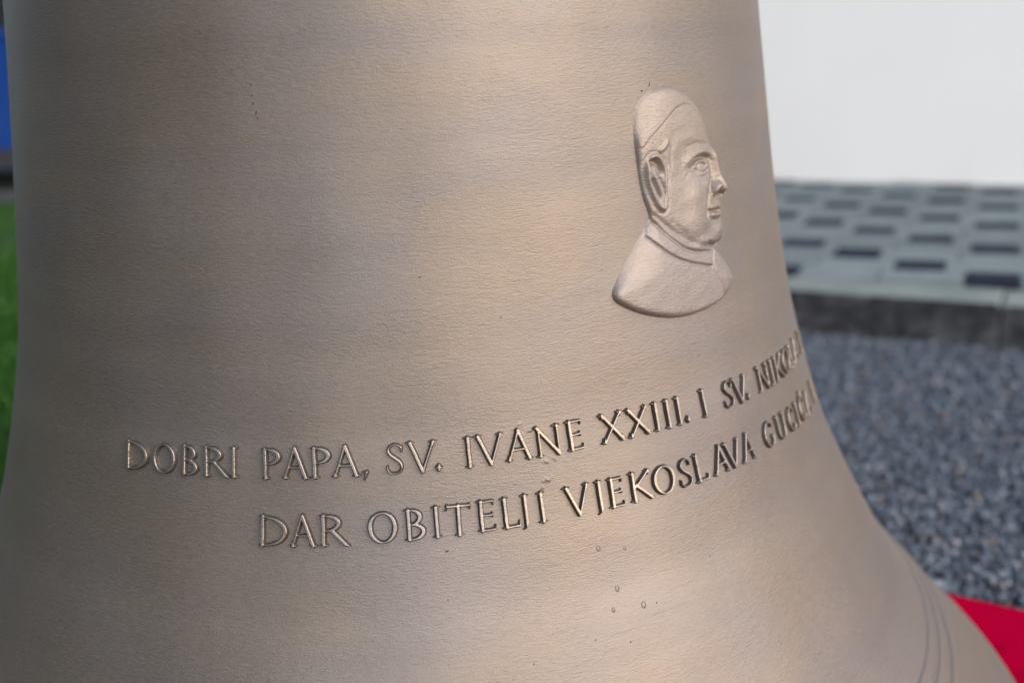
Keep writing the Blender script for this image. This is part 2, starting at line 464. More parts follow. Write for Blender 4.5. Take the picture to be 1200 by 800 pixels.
        g.line(L, H - .3, L, .36 * H, TK); g.serif(L, H, L, -1); g.line(W - L, H - .3, W - L, .36 * H, TN); g.serif(W - L, H, L * .9, -1)
        g.arc(W / 2, .36 * H, rx, .36 * H - .4, 180, 360, wx=TK, wy=TN)
    elif ch == '.':
        c = W / 2; g.line(c, .4, c, 2.8, .9, .9); g.line(c - 1.3, 1.6, c + 1.3, 1.6, .6, .6)
    elif ch == ',':
        c = W / 2; g.line(c - 1.3, 1.9, c + 1.0, 2.2, .5, .6); g.line(c + 1.0, 2.0, c - .8, -2.2, .8, .3)
    return g.seg

def vnoise(x, y, s):
    r = np.random.default_rng(int(s)); out = 0
    for k in range(5):
        a = r.uniform(0, 6.28); f = r.uniform(.5, 1.9); out = out + np.sin(f * (math.cos(a) * x + math.sin(a) * y) + r.uniform(0, 6.28))
    return out / 5
WID = dict(D=3.02, O=2.85, B=2.02, R=2.95, I=1.0, P=2.02, A=2.78, S=1.88, V=2.95, N=2.8, E=1.80, X=2.85, K=2.8, T=2.45, L=1.85, J=1.0, G=2.35, U=2.5, C=2.25)
WID['Ć'] = 2.25; WID['.'] = .8; WID[','] = .95
LINES = [
 [('D', -32.5, .3978), ('O', -28.75, .3984), ('B', -25.55, .3989), ('R', -22.4, .3992), ('I', -20.3, .3993), ('P', -16.2, .3996), ('A', -13.6, .3999), ('P', -10.95, .4002), ('A', -8.38, .4004), (',', -6.45, .4005),
  ('S', -3.4, .4006), ('V', -.65, .4006), ('.', 1.0, .4007), ('I', 4.1, .4007), ('V', 6.3, .4007), ('A', 9.3, .4008), ('N', 12.5, .4009), ('E', 15.5, .4010), ('X', 20.0, .4010), ('X', 23.3, .4009),
  ('I', 25.7, .4008), ('I', 27.3, .4006), ('I', 28.9, .4004), ('.', 30.1, .4001), ('I', 32.9, .3998), ('S', 37.3, .3992), ('V', 39.7, .3990), ('.', 41.2, .3988), ('N', 45.4, .3986), ('I', 47.9, .3984),
  ('K', 50.3, .3982), ('O', 53.4, .3979), ('L', 56.1, .3976), ('A', 58.9, .3973), ('I', 63.6, .3968)],
 [('D', -16.05, .3648), ('A', -12.95, .3651), ('R', -9.8, .3654), ('O', -5.0, .3659), ('B', -1.85, .3663), ('I', .3, .3665), ('T', 2.5, .3666), ('E', 5.25, .3668), ('L', 7.7, .3669), ('J', 9.3, .3669),
  ('I', 11.0, .3668), ('V', 14.9, .3667), ('J', 17.4, .3665), ('E', 19.3, .3663), ('K', 22.4, .3661), ('O', 25.35, .3658), ('S', 28.3, .3656), ('L', 30.6, .3655), ('A', 33.75, .3653), ('V', 35.9, .3652),
  ('A', 38.8, .3650), ('G', 43.8, .3645), ('U', 47.2, .3640), ('C', 50.5, .3632), ('I', 52.8, .3627), ('Ć', 55.2, .3621), ('A', 58.3, .3612), ('I', 63.2, .3606)]]
GS = .21
li = 0
for row in LINES:
    for ch, tc, zb in row:
        li += 1
        jr = np.random.default_rng(100 + li)
        W = WID[ch] * .0174533 * 300
        seg = np.array(glyph(ch, W))
        x = np.arange(-2.6, W + 2.6 + GS, GS); y = np.arange(-3.4, CAP + (5.0 if ch == 'Ć' else 1.6), GS)
        X, Y = np.meshgrid(x, y)
        # the hand-set wax letters are never quite true
        Xw = X + .10 * vnoise(X * .5, Y * .5, 3 * li); Yw = Y + .10 * vnoise(X * .5, Y * .5, 3 * li + 1)
        D = np.full(X.shape, 9.)
        for x0, y0, x1, y1, w0, w1 in seg:
            dx, dy = x1 - x0, y1 - y0; L2 = dx * dx + dy * dy + 1e-9
            tt = np.clip(((Xw - x0) * dx + (Yw - y0) * dy) / L2, 0, 1)
            D = np.minimum(D, np.hypot(Xw - x0 - tt * dx, Yw - y0 - tt * dy) - (w0 + tt * (w1 - w0)))
        D = D + .06 * vnoise(X * 1.6, Y * 1.6, 3 * li + 2)
        s = np.clip((.30 - D) / .72, -.5, 1)
        top = 2.6 + .10 * vnoise(X * .35, Y * .35, li)
        H = np.where(s > 0, top * (s * (1.45 - .45 * s)), s * .8)
        keep = (D < .62)
        ang = R_(jr.uniform(-1.2, 1.2)); dz0 = jr.uniform(-.15, .15)
        Xr = (X - W / 2) * math.cos(ang) - (Y - CAP / 2) * math.sin(ang); Yr = (X - W / 2) * math.sin(ang) + (Y - CAP / 2) * math.cos(ang) + CAP / 2 + dz0
        zz = zb + Yr / 1000 * .97
        tt = R_(tc) + Xr / 1000 / np.interp(zz, _zf, _rf)
        P = bell_pt(tt, zz, H / 1000)
        nu, nvv = len(x), len(y)
        Fc = grid_faces(nu, nvv); Fc = Fc[keep.ravel()[Fc].any(1)]
        used, inv = np.unique(Fc, return_inverse=True)
        uv = np.stack([tt * .3, zz], -1).reshape(-1, 2)
        me = mesh_arrays('letter', P.reshape(-1, 3)[used], inv.reshape(-1, 4), True, uv[used])
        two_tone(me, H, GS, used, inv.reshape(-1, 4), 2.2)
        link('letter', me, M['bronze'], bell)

# ------------------------------------------------------------------ portrait relief (mm; u along the wall, v up)
PT = {
'head': [(-23.0, 49.7), (-19.3, 60.0), (-9.8, 66.5), (6.7, 68.8), (21.4, 64.8), (32.4, 57.7), (38.0, 50.8), (41.1, 41.1), (44.3, 32.3), (47.5, 28.0), (47.2, 22.9), (50.4, 14.7), (54.8, 6.2), (53.0, 2.0), (49.3, -0.4), (48.8, -2.8), (46.7, -5.1), (47.6, -8.2), (45.6, -10.3), (47.2, -15.1), (46.3, -20.9), (40.2, -25.5), (34.4, -27.5), (26.2, -30.5), (11.4, -26.2), (-3.9, -16.4), (-16.5, -3.6), (-17.0, 0.4), (-20.4, 10.0), (-22.0, 21.0), (-22.8, 35.5)],
'bust': [(-16.2, -1.7), (-6.0, -8.3), (12.2, -18.5), (33.6, -24.8), (43.1, -33.3), (50.4, -42.6), (51.6, -50.0), (43.2, -55.4), (26.4, -60.0), (7.6, -61.2), (-8.8, -60.0), (-25.8, -55.6), (-39.1, -50.0), (-51.3, -41.7), (-43.2, -31.1), (-32.1, -18.1), (-22.2, -8.3)],
'cap': [(-30, 36.1), (-19.1, 36.4), (-13.6, 41.0), (-0.1, 49.3), (11.3, 55.6), (20.8, 57.8), (30.8, 56.4), (39.2, 49.2)],
'ear': [(-10.0, 33.0), (-4.7, 30.4), (-0.9, 25.3), (0.3, 19.5), (-2.0, 13.0), (-0.9, 6.2), (-2.5, 1.6), (-6.3, -0.1), (-11.3, 2.8), (-16.0, 9.8), (-19.2, 17.7), (-19.9, 25.3), (-17.5, 30.2)],
'earhole': [(-14.6, 28.4), (-10.5, 28.6), (-7.5, 26.2), (-6.6, 22.9)], 'earlow': [(-14.4, 17.8), (-11.6, 13.3), (-9.4, 9.2)], 'earrt': [(-7.5, 18.5), (-4.6, 13.3), (-4.2, 9.3)], 'earanti': [(-15.5, 23.5), (-12.0, 20.5), (-9.0, 15.5), (-6.8, 9.0), (-6.5, 4.0)],
'brow': [(16.3, 25.1), (24.0, 28.6), (33.7, 30.3), (40.8, 28.6), (46.5, 29.5)], 'browdark': [(20.3, 23.3), (27.3, 26.6), (35.3, 27.5), (39.8, 26.0)],
'lidup': [(24.4, 22.8), (28.9, 25.1), (34.1, 24.3), (36.6, 21.7)], 'liddn': [(24.4, 21.8), (29.0, 19.6), (33.5, 19.8), (36.6, 21.4)], 'bag': [(22.6, 18.9), (28.0, 15.6), (35.2, 16.4)],
'nose': [(46.0, 26.0), (47.5, 20.0), (49.8, 12.5), (51.5, 7.0)], 'noseside': [(41.5, 24.0), (42.0, 18.0), (40.5, 13.0)],
'nostril': [(43.3, 4.9), (47.5, 4.3), (51.5, 3.6)], 'wing': [(40.0, 6.5), (41.5, 9.5), (45.0, 9.5)], 'wingc': [(37.6, 6.0), (38.4, 10.5), (41.5, 13.2)],
'nasolab': [(37.0, 9.6), (32.9, 2.2), (29.8, -6.4)], 'uplip': [(36.5, -2.6), (41.0, -2.2), (46.5, -2.8)], 'mouth': [(33.2, -4.0), (36.5, -5.0), (41.3, -5.0), (47.1, -5.4)], 'lolip': [(37.0, -7.0), (41.0, -7.6), (45.0, -7.4)], 'lowlip': [(35.3, -9.8), (40.2, -11.0), (45.1, -10.6)],
'chinund': [(30.1, -22.6), (36.6, -25.1), (43.5, -24.4)], 'jaw': [(-13.7, -1.3), (-4.9, -8.7), (5.5, -16.0), (16.9, -21.1), (33.0, -25.1)], 'jaw2': [(-0.5, -6.3), (3.2, -10.2), (9.9, -14.6)], 'jowl': [(4, -6), (12, -13), (22, -18)],
'colup': [(-18.6, -1.3), (-8.1, -11.7), (4.6, -21.2), (16.0, -25.9), (33.2, -27.9)], 'collow': [(-22.1, -12.2), (-14.6, -18.9), (-4.8, -25.2), (8.8, -30.7), (29.6, -36.0)],
'seam': [(33.9, -27.2), (30.5, -35.8), (41.7, -56.3)], 'hairl': [(0.0, 38.0), (-3.0, 35.0), (-6.6, 33.9)], 'hair2': [(3.5, 35.0), (1.8, 29.5), (2.2, 24.0)], 'crow': [(21, 22), (16, 24.5), (12, 25)], 'crow2': [(21, 20), (16, 18.5), (13, 15.5)], 'cheekl': [(24, 0), (20, -6), (19, -12)], 'fore': [(10, 38), (24, 40), (36, 36)], 'fore2': [(18, 33.5), (28, 35.5), (38, 34)]}
def unshift(P, a):   # what stands proud appears displaced along the wall; take that back out
    return [(u - a * min(1, max(0, (u + 22) / 40)), v) for u, v in P]
PT = {k: np.array(unshift(v, 0.4 if k in ('head', 'bust') else 4.0)) for k, v in PT.items()}
for k in ('ear', 'earhole', 'earlow', 'earrt', 'earanti'):
    PT[k][:, 0] = -11.6 + (PT[k][:, 0] + 10.6) * .84
gs = .5
pu = np.arange(-55, 54, gs); pv = np.arange(-66, 74, gs)
UU, VV = np.meshgrid(pu, pv)
def seg_d(Pl, X, Y, closed=False):
    D = np.full(X.shape, 1e3); n = len(Pl)
    for i in range(n if closed else n - 1):
        x0, y0 = Pl[i]; x1, y1 = Pl[(i + 1) % n]
        dx, dy = x1 - x0, y1 - y0; tt = np.clip(((X - x0) * dx + (Y - y0) * dy) / (dx * dx + dy * dy + 1e-9), 0, 1)
        D = np.minimum(D, np.hypot(X - x0 - tt * dx, Y - y0 - tt * dy))
    return D
def inside(Pl, X, Y):
    c = np.zeros(X.shape, bool); n = len(Pl)
    for i in range(n):
        x0, y0 = Pl[i]; x1, y1 = Pl[(i + 1) % n]
        if y0 == y1: continue
        c ^= ((y0 > Y) != (y1 > Y)) & (X < (x1 - x0) * (Y - y0) / (y1 - y0) + x0)
    return c
def chaikin(P, closed, n=2):
    P = np.array(P)
    for _ in range(n):
        Q = np.roll(P, -1, 0) if closed else P[1:]
        A = P if closed else P[:-1]
        N_ = np.stack([.75 * A + .25 * Q, .25 * A + .75 * Q], 1).reshape(-1, 2)
        P = N_ if closed else np.concatenate([P[:1], N_, P[-1:]])
    return P
def sd(name):
    P = chaikin(PT[name], True); d = seg_d(P, UU, VV, True); return np.where(inside(P, UU, VV), d, -d)
def groove(name, amp, sig): 
    d = seg_d(chaikin(PT[name], False), UU, VV); return amp * np.exp(-(d / sig) ** 2)
def blob(u, v, amp, su, sv): 
    u = u - 4.0 * min(1, max(0, (u + 22) / 40)); return amp * np.exp(-((UU - u) / su) ** 2 - ((VV - v) / sv) ** 2)
ss = lambda x: np.clip(x, 0, 1) ** 2 * (3 - 2 * np.clip(x, 0, 1))
dh = sd('head'); db = sd('bust')
# steep at the back of the skull, gentler over the crown and the face side
ramp_h = 1.2 + 1.1 * ss((UU - 5) / 35) + 5.0 * ss((VV - 36) / 16) * ss((2 - UU) / 20) + .8 * ss((VV - 46) / 14)
Hh = 3.7 * np.clip(1 - np.exp(-(dh + .2) / ramp_h), -1, 1) + 1.6 * ss(dh / 24)
ramp_b = 1.1 + 5.5 * ss((VV + 44) / 22) * ss((5 - UU) / 30) + 1.6 * ss((UU - 30) / 15)
Hb = 4.4 * np.clip(1 - np.exp(-(db + .2) / ramp_b), -1, 1) + .9 * ss(db / 20) - .6 * ss((VV + 48) / 30) * 0
k_ = .9
Hp = np.log(np.exp(np.clip(Hh, -2, 9) / k_) + np.exp(np.clip(Hb, -2, 9) / k_)) * k_
Hp = np.where((dh < -.2) & (db < -.2), np.maximum(Hh, Hb), np.where((dh > 6) & (db < -2), Hh, Hp))
ins = ss((np.maximum(dh, db)) / 1.5)
# skull cap
capP = np.concatenate([PT['cap'], [(60, 60), (20, 90), (-40, 80)]]); dc = seg_d(PT['cap'], UU, VV); dc = np.where(inside(capP, UU, VV), dc, -dc)
F_ = .35 * ss(.5 + dc / .9) - .26 * np.exp(-(dc / .6) ** 2) + groove('fore', .25, 2.5) + groove('fore2', -.3, 1.2) + groove('crow', -.15, .8) + groove('crow2', -.15, .8)
# ear
de = sd('ear')
F_ += .5 * ss((de + .6) / 1.6) + 1.1 * np.exp(-((de - 1.3) / 1.1) ** 2) - .5 * np.exp(-((de + 1.3) / 1.0) ** 2)
F_ += groove('earhole', -2.8, 1.7) + groove('earlow', -1.8, 1.3) + groove('earrt', -1.3, 1.0) + groove('earanti', .9, 1.6) + blob(-13, 27.6, -1.2, 1.6, 1.4)
F_ += groove('hairl', .9, 1.3) + groove('hair2', -.3, 1.3)
# eyes, brow, nose
F_ += groove('brow', 1.0, 2.3) + blob(30, 22.4, -2.4, 6, 4.0) + blob(30.6, 22.2, 2.4, 3.2, 2.3) + groove('browdark', -2.8, 1.2) + groove('lidup', 1.1, .75) + groove('liddn', .95, .75) + groove('bag', -.35, 1.1) + blob(29, 17.5, .7, 5, 1.6) + blob(31.2, 22.3, -1.2, .9, .9)
F_ += groove('nose', 2.4, 2.9) + groove('noseside', -1.0, 2.0) + blob(49.0, 7.5, 2.3, 4.6, 4.3) + blob(43.0, 8.0, 2.4, 3.6, 3.4) + groove('wing', 2.3, 1.9) + groove('wingc', -1.3, 1.0) + groove('nostril', -3.2, 1.2)
F_ += groove('nasolab', -1.1, 1.7) + blob(22, 6, 2.3, 10, 10) + blob(33, 11, .9, 4, 4) + blob(20, -10, 2.0, 11, 8) + blob(26, -21.5, 1.8, 10, 3.4) + blob(30, -1, .5, 4, 6) + groove('uplip', .9, 1.5) + groove('mouth', -1.9, .8) + groove('lolip', 1.2, 1.5) + groove('lowlip', -1.0, 1.5)
F_ += blob(41, -16.5, 1.6, 6, 5) + groove('chinund', -1.9, 1.5) + groove('jaw', -1.1, 1.8) + groove('jaw2', -.35, 1.6) + groove('jowl', .6, 5) + blob(11, 27, -.4, 5, 6)
# collar band and cassock front
bandP = np.concatenate([PT['colup'], PT['collow'][::-1]]); dband = seg_d(bandP, UU, VV, True); dband = np.where(inside(bandP, UU, VV), dband, -dband)
F_ += .4 * ss(.5 + dband / 1.2) + groove('collow', -1.25, .75) + groove('colup', -1.3, 1.1) + groove('seam', -.85, .6)
nz = .09 * vnoise(UU * 3.1, VV * 3.1, 15) + .06 * vnoise(UU * .9, VV * .9, 5) + .04 * vnoise(UU * 1.7, VV * 1.7, 6) + .14 * vnoise(UU * .35, VV * .35, 8)
Hp = Hp + (F_ + nz) * ins
Hp = np.where(np.maximum(dh, db) < -1.0, -.6, Hp)
ztp = .52 + VV / 1000; ttp = R_(32) + UU / 285.0
P = bell_pt(ttp, ztp, np.clip(Hp, -.6, 14) / 1000)
Fc = grid_faces(len(pu), len(pv)); kp = (np.maximum(dh, db) > -1.3).ravel(); Fc = Fc[kp[Fc].any(1)]
used, inv = np.unique(Fc, return_inverse=True)
uvp = np.stack([ttp * .3, ztp], -1).reshape(-1, 2)
me = mesh_arrays('portrait_relief', P.reshape(-1, 3)[used], inv.reshape(-1, 4), True, uvp[used])
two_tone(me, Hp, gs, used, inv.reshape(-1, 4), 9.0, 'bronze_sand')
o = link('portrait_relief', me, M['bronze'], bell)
o['label'] = 'raised profile bust of a man in skullcap and collar'

# casting flaws: specks, drip rings, little lumps by the letters
def patch(fn, tc, zc, size, n=17):
    a = np.linspace(-1, 1, n); A, B = np.meshgrid(a, a)
    tt = R_(tc) + A * size / 1000 / .3; zz = zc + B * size / 1000
    return mesh_arrays('flaw', bell_pt(tt, zz, fn(A, B) / 1000).reshape(-1, 3), grid_faces(n, n), True, np.stack([tt * .3, zz], -1).reshape(-1, 2))
SPECK = [(-16.18, .6011, .35, .8), (-16.21, .5957, .4, .6), (-16.11, .5919, .4, 1.0), (-15.84, .5872, .45, 1.2), (-15.70, .5847, .35, .7), (.55, .5008, .5, .5), (8.82, .4763, .45, .45), (-1.5, .4729, .4, .4), (-3.07, .469, .4, .4), (1.1, .3589, 1.0, .5), (-30.38, .3626, .5, .5), (.8, .3348, .4, .4), (14.35, .3038, .45, .45), (8.09, .2994, .45, .45), (21.47, .3126, .45, .45), (17.76, .2985, .4, .5), (21.19, .4942, .4, .4), (29.33, .3247, .4, .4), (42.26, .2558, .35, .35), (30.5, .5900, .45, 1.5), (29.2, .5868, .9, .6)]
for tc, zc, su, sv in SPECK:
    n = 9; a = np.linspace(-1, 1, n); A, B = np.meshgrid(a, a)
    tt = R_(tc) + (A * su + .25 * B * sv) / 1000 / .3; zz = zc + B * sv / 1000
    Pp = bell_pt(tt, zz, (.16 * np.clip(1 - A * A - B * B, -.6, 1) - .03) / 1000)
    link('speck', mesh_arrays('speck', Pp.reshape(-1, 3), grid_faces(n, n), True), M['oxide'], bell)
for tc, zc, s_ in ((16.45, .3474, 2.0), (17.68, .3249, 2.0), (20.05, .3137, 2.2), (16.8, .3155, 1.6), (19.34, .3439, 1.4)):
    fn = lambda A, B: .75 * np.exp(-((np.hypot(A * 1.25, B) - .62) / .17) ** 2) * (.65 - .35 * B) - .10
    link('drip_ring', patch(fn, tc, zc, s_, 25), M['bronze'], bell)
for tc, zc, s_, h_, a_ in ((10.65, .4149, 2.4, .9, .4), (9.6, .4190, 4.6, .6, .95), (11.9, .3880, 4.0, 1.2, .3), (11.3, .3835, 2.4, 1.3, 1.2), (13.0, .3985, 4.5, .5, -.3), (12.0, .3978, 4.0, .7, .1), (-3.05, .3732, 1.0, .7, 0), (1.18, .3796, 1.6, .7, .2)):
    def fn(A, B, h_=h_, a_=a_):
        x = A * math.cos(a_) + B * math.sin(a_); y = -A * math.sin(a_) + B * math.cos(a_)
        return .75 * h_ * np.exp(-np.abs(x / .55) ** 1.4 - np.abs((y + .12 * np.sin(4 * x)) / .26) ** 1.3) * (1 + .35 * np.sin(9 * x + 5 * y)) - .06
    link('casting_lump', patch(fn, tc, zc, s_, 21), M['bronze'], bell)

# ------------------------------------------------------------------ ground
GR = lambda name, x0, x1, y0, y1, z, mat: tag(link(name, mesh_py(name, [(x0, y0, z), (x1, y0, z), (x1, y1, z), (x0, y1, z)], [(0, 1, 2, 3)]), mat), kind='structure')
GR('ground', -150, 150, -150, 150, -.012, M['soil'])
EDGE = -.42                                     # gravel to the right of this line, lawn to the left
def poly_sheet(name, pts, z, mat):
    return tag(link(name, mesh_py(name, [(x, y, z) for x, y in pts], [tuple(range(len(pts)))]), mat), kind='structure')
poly_sheet('gravel_bed', [(EDGE, -5), (7, -5), (7, 4.8), (EDGE, 4.8)], -.004, M['gravel_sheet'])
poly_sheet('lawn', [(-14, -9), (EDGE, -9), (EDGE, 4.85), (-14, 4.85)], 0.0, M['soil'])
poly_sheet('road', [(-40, 4.87), (40, 4.87), (40, 8.6), (-40, 8.6)], .004, M['asphalt'])

KY = R_(-36.0)                                   # kerb direction
ke = np.array([math.cos(KY), math.sin(KY)]); kn = np.array([-ke[1], ke[0]])
K0 = np.array([.978, 1.155])                     # a point of the kerb's upper outer edge
HK = .092

CY = math.atan2(.0976 - .1462, .6211 - .5666)
ce = np.array([math.cos(CY), math.sin(CY)]); cnv = np.array([-ce[1], ce[0]])
C0 = np.array([.5961, .1202]); cd = C0 @ cnv
def stones(cx, cy, size, seed):
    r = np.random.default_rng(seed)
    ph = (1 + 5 ** .5) / 2
    I = np.array([(-1, ph, 0), (1, ph, 0), (-1, -ph, 0), (1, -ph, 0), (0, -1, ph), (0, 1, ph), (0, -1, -ph), (0, 1, -ph), (ph, 0, -1), (ph, 0, 1), (-ph, 0, -1), (-ph, 0, 1)]) / 1.9
    FI = np.array([(0, 11, 5), (0, 5, 1), (0, 1, 7), (0, 7, 10), (0, 10, 11), (1, 5, 9), (5, 11, 4), (11, 10, 2), (10, 7, 6), (7, 1, 8), (3, 9, 4), (3, 4, 2), (3, 2, 6), (3, 6, 8), (3, 8, 9), (4, 9, 5), (2, 4, 11), (6, 2, 10), (8, 6, 7), (9, 8, 1)])
    n = len(cx)
    V = I[None] * r.uniform(.72, 1.22, (n, 12, 1))
    V = V * (size[:, None] * r.uniform(.55, 1.1, (n, 3)))[:, None, :]
    a, b = r.uniform(0, 6.28, n), r.normal(0, .5, n)
    ca, sa, cb, sb = np.cos(a), np.sin(a), np.cos(b), np.sin(b)
    x = V[..., 0] * cb[:, None] + V[..., 2] * sb[:, None]; z = -V[..., 0] * sb[:, None] + V[..., 2] * cb[:, None]; y = V[..., 1]
    X = x * ca[:, None] - y * sa[:, None] + cx[:, None]; Y = x * sa[:, None] + y * ca[:, None] + cy[:, None]
    Z = z + (size * .25 + r.uniform(-.002, .006, n))[:, None]
    return np.stack([X, Y, Z], -1).reshape(-1, 3), (FI[None] + (np.arange(n) * 12)[:, None, None]).reshape(-1, 3)
n = 40000
gx = rng.uniform(EDGE + .02, 2.6, n); gy = rng.uniform(-1.0, 3.2, n)
dk = (gx - K0[0]) * kn[0] + (gy - K0[1]) * kn[1]
ok = (dk < -.006) & (np.hypot(gx, gy) < 2.6)
# denser where it lies nearest to the bell
gx, gy = gx[ok], gy[ok]
n2 = 56000
hx = rng.uniform(.3, 1.9, n2); hy = rng.uniform(-.5, 1.7, n2)
ok = ((hx - K0[0]) * kn[0] + (hy - K0[1]) * kn[1] < -.006)
gx = np.concatenate([gx, hx[ok]]); gy = np.concatenate([gy, hy[ok]])
cs, cb = gx * ce[0] + gy * ce[1], gx * cnv[0] + gy * cnv[1] - cd      # none under the carpet
ok = ~((cs > -.81) & (cs < 1.26) & (cb > -1.06) & (cb < .004))
gx, gy = gx[ok], gy[ok]
V, Fc = stones(gx, gy, rng.uniform(.0028, .0064, len(gx)) * np.where(rng.uniform(0, 1, len(gx)) > .93, 1.4, 1), 3)
o = link('gravel', mesh_arrays('gravel', V, Fc, False), M['gravel'])
tag(o, 'blue grey crushed stone gravel between bell and kerb', 'gravel', kind='stuff')

# grass
n = 110000
bx = np.concatenate([rng.uniform(-4.2, EDGE - .01, n // 2), rng.uniform(-1.9, EDGE - .01, n // 2)])
by = np.concatenate([rng.uniform(-.8, 4.86, n // 2), rng.uniform(.1, 3.0, n // 2)])
hgt = rng.uniform(.025, .060, n); an = rng.uniform(0, 6.28, n); ln = rng.uniform(.1, .75, n); wd = rng.uniform(.0012, .0026, n)
ca, sa = np.cos(an), np.sin(an); la = an + rng.normal(1.57, .5, n); lx, ly = np.cos(la) * ln * hgt, np.sin(la) * ln * hgt
V = np.stack([np.stack([bx - ca * wd, by - sa * wd, bx * 0], -1), np.stack([bx + ca * wd, by + sa * wd, bx * 0], -1),
              np.stack([bx + ca * wd * .7 + lx * .4, by + sa * wd * .7 + ly * .4, hgt * .6], -1), np.stack([bx - ca * wd * .7 + lx * .4, by - sa * wd * .7 + ly * .4, hgt * .6], -1),
              np.stack([bx + lx, by + ly, hgt], -1)], 1).reshape(-1, 3)
o_ = (np.arange(n) * 5)[:, None]
T3 = np.concatenate([o_ + np.array([[0, 1, 2]]), o_ + np.array([[0, 2, 3]]), o_ + np.array([[3, 2, 4]])])
o = link('grass', mesh_arrays('grass', V, T3, True), M['grass'])
tag(o, 'short green lawn grass left of the bell', 'grass', kind='stuff')

# ------------------------------------------------------------------ terrace, kerb and house wall
terr = tag(link('terrace', mesh_py('terrace', [(*(K0 + ke * s + kn * d), z) for z in (-.01, HK - .012) for s, d in ((-2.6, .12), (5.0, .12), (5.0, 3.6), (-2.6, 3.6))],
     [(3, 2, 1, 0), (4, 5, 6, 7), (0, 1, 5, 4), (1, 2, 6, 5), (2, 3, 7, 6), (3, 0, 4, 7)]), M['mortar']), kind='structure')
kerb = tag(empty('kerb', (K0[0], K0[1], 0), KY), kind='structure')
s0 = -2.18
KW = .134
i = 0
while s0 < 3.4:
    Ls = .80
    jz = random.uniform(-.003, .003); jy = random.uniform(-.003, .003)
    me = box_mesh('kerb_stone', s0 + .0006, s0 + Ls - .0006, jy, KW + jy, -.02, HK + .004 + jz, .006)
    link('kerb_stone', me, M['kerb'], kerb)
    s0 += Ls; i += 1

PY = R_(-32.0)
pe = np.array([math.cos(PY), math.sin(PY)]); pn = np.array([-pe[1], pe[0]])
PO = np.array([1.1320, 1.6225]); PP, RW = .4755, .1196
DKS, JT = .106, .005
dark_me = box_mesh('dark_paver', -DKS / 2, DKS / 2, -(RW - .002) / 2, (RW - .002) / 2, -.016, 0, .002); dark_me.materials.append(M['paver_dark'])
lw = (PP - DKS - 3 * JT) / 2
light_me = box_mesh('light_paver', -lw / 2, lw / 2, -(RW - JT) / 2, (RW - JT) / 2, -.016, 0, .003); light_me.materials.append(M['paver_light'])
WY = R_(-38.5); W0 = np.array([1.851, 2.851])
we = np.array([math.cos(WY), math.sin(WY)]); wnrm = np.array([-we[1], we[0]])
cnt = 0
for j in range(-6, 17):
    for k in range(-5, 6):
        s = k * PP - j * PP / 3 + round(j / 3) * PP
        for kind, off in (('d', 0), ('l', DKS / 2 + JT + lw / 2), ('l', DKS / 2 + 2 * JT + 1.5 * lw)):
            c = PO + pe * (s + off) + pn * (j * RW)
            hw = (DKS if kind == 'd' else lw) / 2
            dmin = min(((c + pe * a * hw + pn * b * RW / 2 - K0) @ kn) for a in (-1, 1) for b in (-1, 1))
            wmax = min(((c + pe * a * hw + pn * b * RW / 2 - W0) @ wnrm) for a in (-1, 1) for b in (-1, 1))
            if dmin < KW + .004 or wmax > -.0 or c[0] < .35 or (c - K0) @ ke > 1.75:
                continue
            o = bpy.data.objects.new('dark_paver' if kind == 'd' else 'light_paver', dark_me if kind == 'd' else light_me)
            COL.objects.link(o); o.parent = terr
            o.location = (c[0], c[1], HK + random.uniform(-.0015, .0015)); o.rotation_euler = (random.gauss(0, .004), random.gauss(0, .004), PY + random.gauss(0, .006))
            cnt += 1

house = tag(empty('house', (W0[0], W0[1], 0), WY), 'white rendered house wall standing at the back of the terrace', 'house')
link('wall', box_mesh('wall', -2.2, 7.5, 0, 6.0, -.02, 3.3), M['wall'], house)
rf = [(-2.35, -.15, 3.302), (7.65, -.15, 3.302), (7.65, 6.15, 3.302), (-2.35, 6.15, 3.302), (-2.35, 3.0, 5.3), (7.65, 3.0, 5.3)]
link('roof', mesh_py('roof', rf, [(0, 3, 2, 1), (0, 1, 5, 4), (2, 3, 4, 5), (1, 2, 5), (3, 0, 4)]), M['rooftile'], house)

# ------------------------------------------------------------------ red carpet under the bell
nu, nv = 61, 61
A, B = np.meshgrid(np.linspace(-.80, 1.25, nu), np.linspace(-1.0, 0, nv))
wob = .0022 * np.sin(A * 21) + .0015 * np.sin(A * 47 + 1) + .0008 * rng.normal(0, 1, A.shape)
X = ce[0] * A + cnv[0] * (cd + B * 1.05 + wob); Y = ce[1] * A + cnv[1] * (cd + B * 1.05 + wob)
rr = np.hypot(X, Y)
Z = .0125 + (.0025 * np.sin(A * 17 + B * 3) + .002 * np.sin(A * 9 - B * 13)) * np.clip((rr - .53) / .12, 0, 1)
Z = np.where(rr < .54, .0075, Z)
top = np.stack([X, Y, Z], -1).reshape(-1, 3)
bot = top - np.array([0, 0, .0045])
Fq = grid_faces(nu, nv)
per = list(range(nu)) + [nu * i + nu - 1 for i in range(1, nv)] + [nu * (nv - 1) + i for i in range(nu - 2, -1, -1)] + [nu * i for i in range(nv - 2, 0, -1)]
per = np.array(per); q = np.roll(per, -1); N0 = len(top)
Fall = np.concatenate([Fq, Fq[:, ::-1] + N0, np.stack([per + N0, q + N0, q, per], -1)])
o = link('carpet', mesh_arrays('carpet', np.concatenate([top, bot]), Fall, False), M['carpet'])
tag(o, 'crimson red felt carpet spread under the bell', 'carpet')

